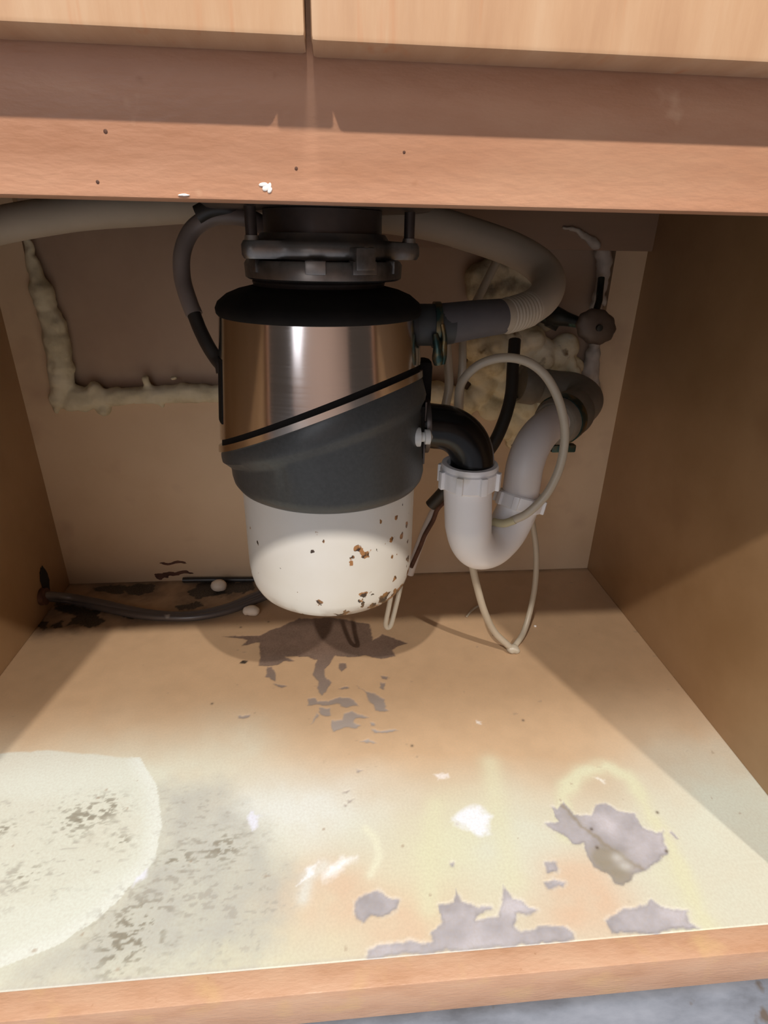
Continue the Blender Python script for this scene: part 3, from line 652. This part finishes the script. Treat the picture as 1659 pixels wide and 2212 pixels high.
# ------------------------------------------------------------------ dishwasher hose
hz = root('dishwasher_hose', tuple(at(1000, 690, .33)), 'thick pale drain hose curving from the disposer inlet behind it to the left', 'hose')
tube('hose_cuff', pix([(938,702,.31,.0185),(975,698,.312,.0182),(1030,690,.317,.0172),(1080,684,.326,.0162),(1092,682,.329,.0158)]), 0, 'cuff', hz, seg=36)
hp = pix([(1078,684,.325),(1100,681,.331),(1140,668,.345),(1172,645,.364),(1185,617,.385),(1178,590,.404),(1150,563,.418),(1100,536,.428),(1020,508,.434),(930,482,.434),(800,462,.430),(600,450,.435),(430,443,.44),(300,450,.445),(180,458,.445),(80,472,.44),(0,487,.435),(-70,503,.43)])
q = crom(hp, 26); ln = 0; rad = []; 
for i, p_ in enumerate(q):
    if i: ln += float(np.linalg.norm(q[i]-q[i-1]))
    ribs = 1 if .008 < ln < .042 else 0
    rad.append(.0160+.0008*math.sin(ln*2*math.pi/.0042)*ribs+.0011*min(1, ln/.08))
link('hose_body', bm_mesh(tube_bm(bmesh.new(), q, rad, 36)), 'hose', hz, angle=80)
hc = root('hose_clamp', tuple(at(944, 700, .31)), 'greenish oxidised spring clamp round the dishwasher hose at the disposer inlet', 'clamp')
p = at(942, 702, .31)
lathe('clamp_band', [(.0187, -.003), (.0205, -.003), (.0205, .003), (.0187, .003)], 'teal', hc, seg=48, c=(p.x, .31, p.z), axis='X', closed=True)
tube('clamp_ear', pix([(940,722,.291,.0030),(945,750,.288,.0040),(946,772,.288,.0055),(947,788,.288,.0040)]), 0, 'teal', hc, seg=12)
tube('clamp_ear', pix([(955,700,.2895,.0020),(960,730,.289,.0024),(957,765,.289,.0038),(955,786,.289,.0030)]), 0, 'teal', hc, seg=12)

# ------------------------------------------------------------------ clear tubing, cables
RT = .0042
loop = root('looped_vinyl_tube', tuple(at(1222, 930, .33)), 'translucent vinyl tube looping in front of the drain arm down to the trap bend', 'tube')
tube('tube_body', pix([(992,900,.36),(990,862,.36),(1000,822,.355),(1035,788,.35),(1085,773,.345),(1135,780,.34),(1175,808,.335),(1203,855,.33),(1218,910,.325),(1219,960,.322),(1207,1015,.318),(1180,1068,.315),(1140,1108,.314),(1105,1125,.320)]), .0046, 'tube', loop, seg=16)
tag(tube('tube_tip', pix([(1112,1123,.318),(1092,1130,.3225),(1078,1130,.327),(1066,1127,.332)]), .0046, 'tube_yellow', loop, seg=16), 'yellowed end of the tube')
def strand(name, pts, r, mat, label, cat='tube', group=None, seg=14, n=10):
    o_ = tube(name, pix(pts) if len(pts[0]) < 5 else pts, r, mat, None, seg=seg, n=n); return tag(o_, label, cat, group)
strand('vinyl_tube', [(962,700,.40),(966,760,.40),(970,830,.395),(962,880,.39),(955,930,.385)], .0050, 'tube', 'left one of two straight translucent tubes hanging behind the black elbow')
strand('vinyl_tube', [(1010,672,.42),(1000,730,.41),(999,790,.40),(994,850,.395),(992,905,.39)], .0045, 'tube', 'right one of two straight translucent tubes hanging behind the black elbow')
strand('vinyl_tube', [(1085,540,.50),(1060,590,.49),(1035,640,.47),(1015,680,.44)], .0050, 'tube', 'pale tube slanting down across the dark foam above the ribbed hose')
fl_ = atz(1105, 1401, .0055); P1 = [tuple(at(1000, 1150, .352)), tuple(at(1016, 1205, .352)), tuple(at(1030,1265,.356)), tuple(at(1046,1320,.364)), tuple(at(1068,1365,.374))]
ytube = [*P1, tuple(fl_)]
o_ = tube('vinyl_tube', ytube, .0046, 'tube', None, seg=14); tag(o_, 'translucent tube running from behind the trap bend down to the cabinet floor', 'tube')
f2 = atz(1118, 1398, .0048)
o_ = tube('vinyl_tube', [tuple(f2+Vector((-.004, .002, 0))), tuple(at(1130,1368,.402)), tuple(at(1145,1320,.42)), tuple(at(1156,1260,.43)), tuple(at(1158,1190,.44)), tuple(at(1148,1120,.45)), tuple(at(1130,1040,.46)), tuple(at(1110,960,.47))], .0040, 'tube', None, seg=14); tag(o_, 'translucent tube rising from the floor behind the drain arm along the back panel', 'tube')
o_ = blob('tube_knot', [(fl_.x+.001, fl_.y-.001, .006, .009, .007, .0062), (fl_.x+.006, fl_.y-.004, .0045, .005, .004, .0047)], 'tube', .0016, None, .0008, 150); tag(o_, 'crinkled pale joint where the two translucent tubes meet on the cabinet floor', 'tube fitting')
c1_ = root('small_tube_loop', tuple(at(840, 1330, .30)), 'small pale tube loop hanging below the right rear of the white can', 'tube')
tube('tube_body', pix([(850,1255,.352),(842,1300,.340),(835,1335,.335),(833,1350,.335),(838,1356,.335),(845,1348,.336),(855,1310,.345),(866,1265,.360)]), .0030, 'tube', c1_, seg=12)
strand('white_tube', [(985,1020,.50),(958,1068,.50),(930,1120,.50),(905,1180,.50),(885,1240,.50)], .0062, 'pvc_dull', 'pale flat tube slanting behind the white can beside the rusty wire')
strand('supply_hose', [(1112,735,.54),(1108,790,.52),(1104,850,.50),(1090,905,.48),(1065,960,.465),(1030,1000,.46),(985,1030,.465),(958,1062,.47),(930,1092,.475)], .0082, 'braid', 'black supply hose dropping from the foam behind the looped vinyl tube', 'hose')
strand('rusty_wire', [(962,1082,.49),(945,1100,.49),(935,1125,.49),(918,1155,.49),(908,1180,.49),(897,1205,.49),(888,1225,.49)], .0032, 'rustwire', 'rusty brown wire slanting down behind the right side of the white can', 'wire')
pz = atz(1012, 1330, .002)
o_ = tube('zip_tie_tail', [tuple(atz(1008,1332,.0022)), tuple(atz(1020,1318,.0030)), tuple(atz(1036,1308,.0025)), tuple(atz(1043,1312,.0020))], .0016, 'tube', None, seg=8); tag(o_, 'short curled white plastic tail lying on the cabinet floor behind the slanting tube', 'plastic scrap')

# conduit along the floor at the left
cdt = root('conduit', tuple(atz(300, 1325, .006)), 'dark grey paired cable on the floor from left rear corner to the white can', 'cable')
e0 = atx(90, 1285, .001)
def onz(l, dz=0): return [tuple(atz(u, v, z)) for u, v, z in l]
ca = [tuple(e0)]+onz([(150,1290,.016),(220,1303,.011),(300,1321,.008),(370,1329,.007),(430,1326,.007),(490,1312,.008),(540,1292,.010),(590,1270,.014)])
cb_ = [tuple(Vector(e0)+Vector((0, .004, -.007)))]+onz([(150,1297,.007),(220,1313,.006),(300,1329,.006),(370,1334,.006),(430,1332,.006),(490,1320,.006),(540,1302,.007),(590,1282,.010)])
tube('cable_sheath', ca, .0058, 'cable', cdt, seg=16); tube('cable_sheath', cb_, .0055, 'cable', cdt, seg=16)
cyl('end_ring', Vector(e0)+Vector((-.0008, 0, -.003)), Vector(e0)+Vector((.006, 0, -.003)), [(.0005, 0), (.0125, 0), (.0125, 1), (.0005, 1)], 'rustwire', cdt)
strand('back_cable', [(395,1253,.583),(470,1252,.583),(540,1252,.583),(640,1250,.583)], .0042, 'cord_dark', 'thin black cable lying along the foot of the back panel behind the can', 'cable')
bm = bmesh.new(); p = atx(97, 1253, .0008)
r = bmesh.ops.create_icosphere(bm, subdivisions=3, radius=1)
for vv in r['verts']:
    vv.co = Vector((.0008+vv.co.x*.0010, p.y+vv.co.y*.011*(1+.3*noise.noise(vv.co*3)), p.z+vv.co.z*.021*(1+.3*noise.noise(vv.co*4))))
tag(link('hole_patch', bm_mesh(bm), 'hole_black', cab), 'black patch painted for the dark hole low on the left side panel')  # flat black patch standing in for the darkness inside a hole
# dark stains at the foot of the back board
bm = bmesh.new()
for (u, v, rx, rz) in ((360,1241,.018,.0035),(385,1238,.022,.0028),(375,1216,.020,.0022),(350,1246,.010,.0035)):
    p = at(u, v, D); r = bmesh.ops.create_icosphere(bm, subdivisions=3, radius=1)
    for vv in r['verts']: vv.co = Vector((p.x+vv.co.x*rx*(1+.4*noise.noise(vv.co*5+p*50)), D-.0001+vv.co.y*.0004, p.z+vv.co.z*rz*(1+.7*noise.noise(vv.co*4+p*90))+.002*math.sin(vv.co.x*4)))
tag(link('scorch_mark', bm_mesh(bm), 'rustwire', cab), 'brown smear at the foot of the back panel')
p = atz(473, 1262, .010); tag(blob('putty_lump', [(p.x, p.y-.004, .0105, .0125, .011, .0095), (p.x+.005, p.y-.004, .0095, .008, .009, .0085)], 'whiteblob', .0016, None, .0008, 80), 'cream putty lump on the rear floor edge left of the white can', 'putty lump')
p = atz(543, 1319, .008); tag(blob('putty_lump', [(p.x, p.y, .0082, .0115, .0085, .0078), (p.x-.007, p.y, .0075, .006, .006, .0072), (p.x+.005, p.y, .007, .0075, .0085, .0065)], 'whiteblob', .0016, None, .0008, 80), 'cream putty lump beside the cable at the lower left rim of the white can', 'putty lump')

# ------------------------------------------------------------------ foam
def bead(pts, Y=D):
    out = []
    for u, v, r_, *k in pts:
        p = at(u, v, Y); ry = r_*.8; out.append((p.x, Y-.001, p.z, r_*(k[0] if k else 1), ry*1.25, r_*(k[1] if len(k) > 1 else 1)))
    return out
def path_balls(l, n=5, Y=D, var=.25, seed=1):
    rs = random.Random(seed); out = []
    for (u0, v0, r0), (u1, v1, r1) in zip(l[:-1], l[1:]):
        for k in range(n):
            t = k/n; r_ = (r0+(r1-r0)*t)*(1+var*(rs.random()-.5)); p = at(u0+(u1-u0)*t, v0+(v1-v0)*t, Y)
            out.append((p.x+rs.uniform(-1, 1)*r_*.12, Y, p.z+rs.uniform(-1, 1)*r_*.12, r_, r_*.85, r_))
    return out
fb = path_balls([(60,522,.006),(66,545,.006),(76,580,.009),(80,596,.008)], 3)
fb += bead([(82,602,.010),(92,632,.015,1,1.3),(98,655,.014),(108,684,.015),(118,705,.016,1,1.2),(122,735,.018),(127,757,.0165,1,1.2),(132,790,.0175),(134,815,.0165,1,1.3),(133,840,.014),(128,862,.013),(122,880,.006,.8,1.5)])
fb += path_balls([(140,858,.013),(180,860,.016),(215,858,.013),(260,856,.012),(330,852,.013),(400,850,.013),(480,850,.013),(600,848,.012)], 6, var=.2)
fb += bead([(205,840,.011),(160,872,.013,1.3,.8),(225,888,.008,1.3,.8),(232,880,.006),(315,818,.006),(318,826,.005),(376,816,.005,1.2,.7),(352,876,.004)])
tag(blob('foam_bead', fb, 'foam_old', .0028, None, .0016, 90), 'lumpy cream foam bead sealing the left and lower edge of the panel cut-out', 'foam')
bm = bmesh.new()
fr = path_balls([(1215,490,.0030),(1245,496,.0035),(1270,515,.005),(1290,532,.008)], 7, Y=D-.013)
fr += bead([(1300,545,.011),(1305,565,.011,1,1.4),(1302,590,.010,1,1.3),(1300,615,.009,1,1.4),(1290,640,.008),(1283,660,.006,1.2,1.3),(1305,650,.005,.7,1.6)])
fr += bead([(1284,740,.009,1,1.3),(1280,765,.011),(1276,785,.012,1,1.1),(1272,805,.014,1.1,1.2),(1275,830,.014),(1282,855,.012,1,1.4),(1284,880,.010)])
tag(blob('foam_strip', fr, 'putty', .0026, None, .0014, 100), 'thin whitish sealant strip down the right edge of the panel cut-out', 'foam')
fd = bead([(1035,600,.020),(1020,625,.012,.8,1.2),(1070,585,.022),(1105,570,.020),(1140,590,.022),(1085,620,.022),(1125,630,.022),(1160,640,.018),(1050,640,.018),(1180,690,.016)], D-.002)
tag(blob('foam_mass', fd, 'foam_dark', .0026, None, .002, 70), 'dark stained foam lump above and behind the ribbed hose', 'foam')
fm = bead([(1025,745,.022),(1050,770,.026),(1035,800,.022),(1075,745,.024),(1080,790,.024),(1110,735,.024),(1140,740,.026),(1128,765,.020),(1165,765,.026),(1200,770,.024),(1220,750,.020),(1050,825,.020),(1085,835,.018),(1190,800,.022),
           (1035,850,.018),(1060,880,.020),(1090,875,.018),(1130,880,.022),(1110,905,.020),(1150,895,.018),(1090,930,.014),(1120,935,.014),(1105,955,.010),(940,848,.018,1.1,1),(965,850,.015),(990,855,.014),(1010,870,.018),(1000,905,.014),(1180,870,.02),(1225,830,.018),(1240,790,.014)], D-.003)
fm += [(x, y-.016, z, rx, ry, rz) for (x, y, z, rx, ry, rz) in bead([(1145,730,.015,1,.9),(1125,742,.012),(1060,782,.016),(1232,808,.010,1,1.5),(1226,782,.006,1,1.6),(1040,760,.012),(1170,775,.013),(1065,745,.009)], D-.004)]
tag(blob('foam_mass', fm, 'foam', .0022, None, .0012, 60), 'large yellow foam mass packed round the drain pipe in the back wall', 'foam')

# ------------------------------------------------------------------ shut-off valve
va = root('shutoff_valve', tuple(at(1190, 690, .56)), 'oxidised shut-off valve with oval brown handle on the back wall right of the hose', 'valve')
vp = pix([(1160,672,.575),(1195,682,.545),(1225,690,.530),(1262,700,.515)])
tube('valve_body', [vp[0]+(.012,), vp[1]+(.013,), vp[2]+(.009,), vp[3]+(.006,)], 0, 'valve', va, seg=24)
cyl('outlet_nut', at(1190, 672, .548), at(1200, 715, .545), [(.0005, 0), (.010, 0), (.012, .2), (.012, .6), (.009, .7), (.0005, 1)], 'valve', va, seg=6 if False else 16)
bm = bmesh.new(); r = bmesh.ops.create_uvsphere(bm, u_segments=32, v_segments=20, radius=1); hc_ = at(1287, 706, .508)
for vv in r['verts']:
    c_ = vv.co.copy(); k_ = 1-.035*math.cos(math.atan2(c_.z, c_.x)*10)*(c_.x**2+c_.z**2)
    vv.co = Matrix.Rotation(math.radians(20), 3, 'Y') @ Vector((c_.x*.0275*k_, c_.y*.0095, c_.z*.0215*k_)) + hc_
link('handle', bm_mesh(bm), 'brass', va)
lathe('handle_screw', [(.0005, -.0135), (.004, -.013), (.0045, -.007), (.0005, -.007)], 'valve', va, seg=16, c=tuple(hc_), axis='Y')
strand('supply_line', [(1290,690,.545),(1288,672,.55),(1294,650,.555),(1296,630,.565),(1299,600,.572)], .0045, 'valve', 'short dark riser behind the oval valve handle beside the sealant strip', 'pipe')

# residue flecks
for (u, v, r_, lb) in ((1156,1354,.0022,'tiny white crumb on the floor right of the tube joint'),(1067,1374,.0016,'tiny white crumb touching the tube left of the tube joint')):
    bm = bmesh.new(); p = atz(u, v, 0); r = bmesh.ops.create_icosphere(bm, subdivisions=2, radius=1)
    for vv in r['verts']: vv.co = Vector((p.x+vv.co.x*r_, p.y+vv.co.y*r_, r_*.6+vv.co.z*r_*.7))
    tag(link('plastic_crumb', bm_mesh(bm), 'splash'), lb, 'crumb')
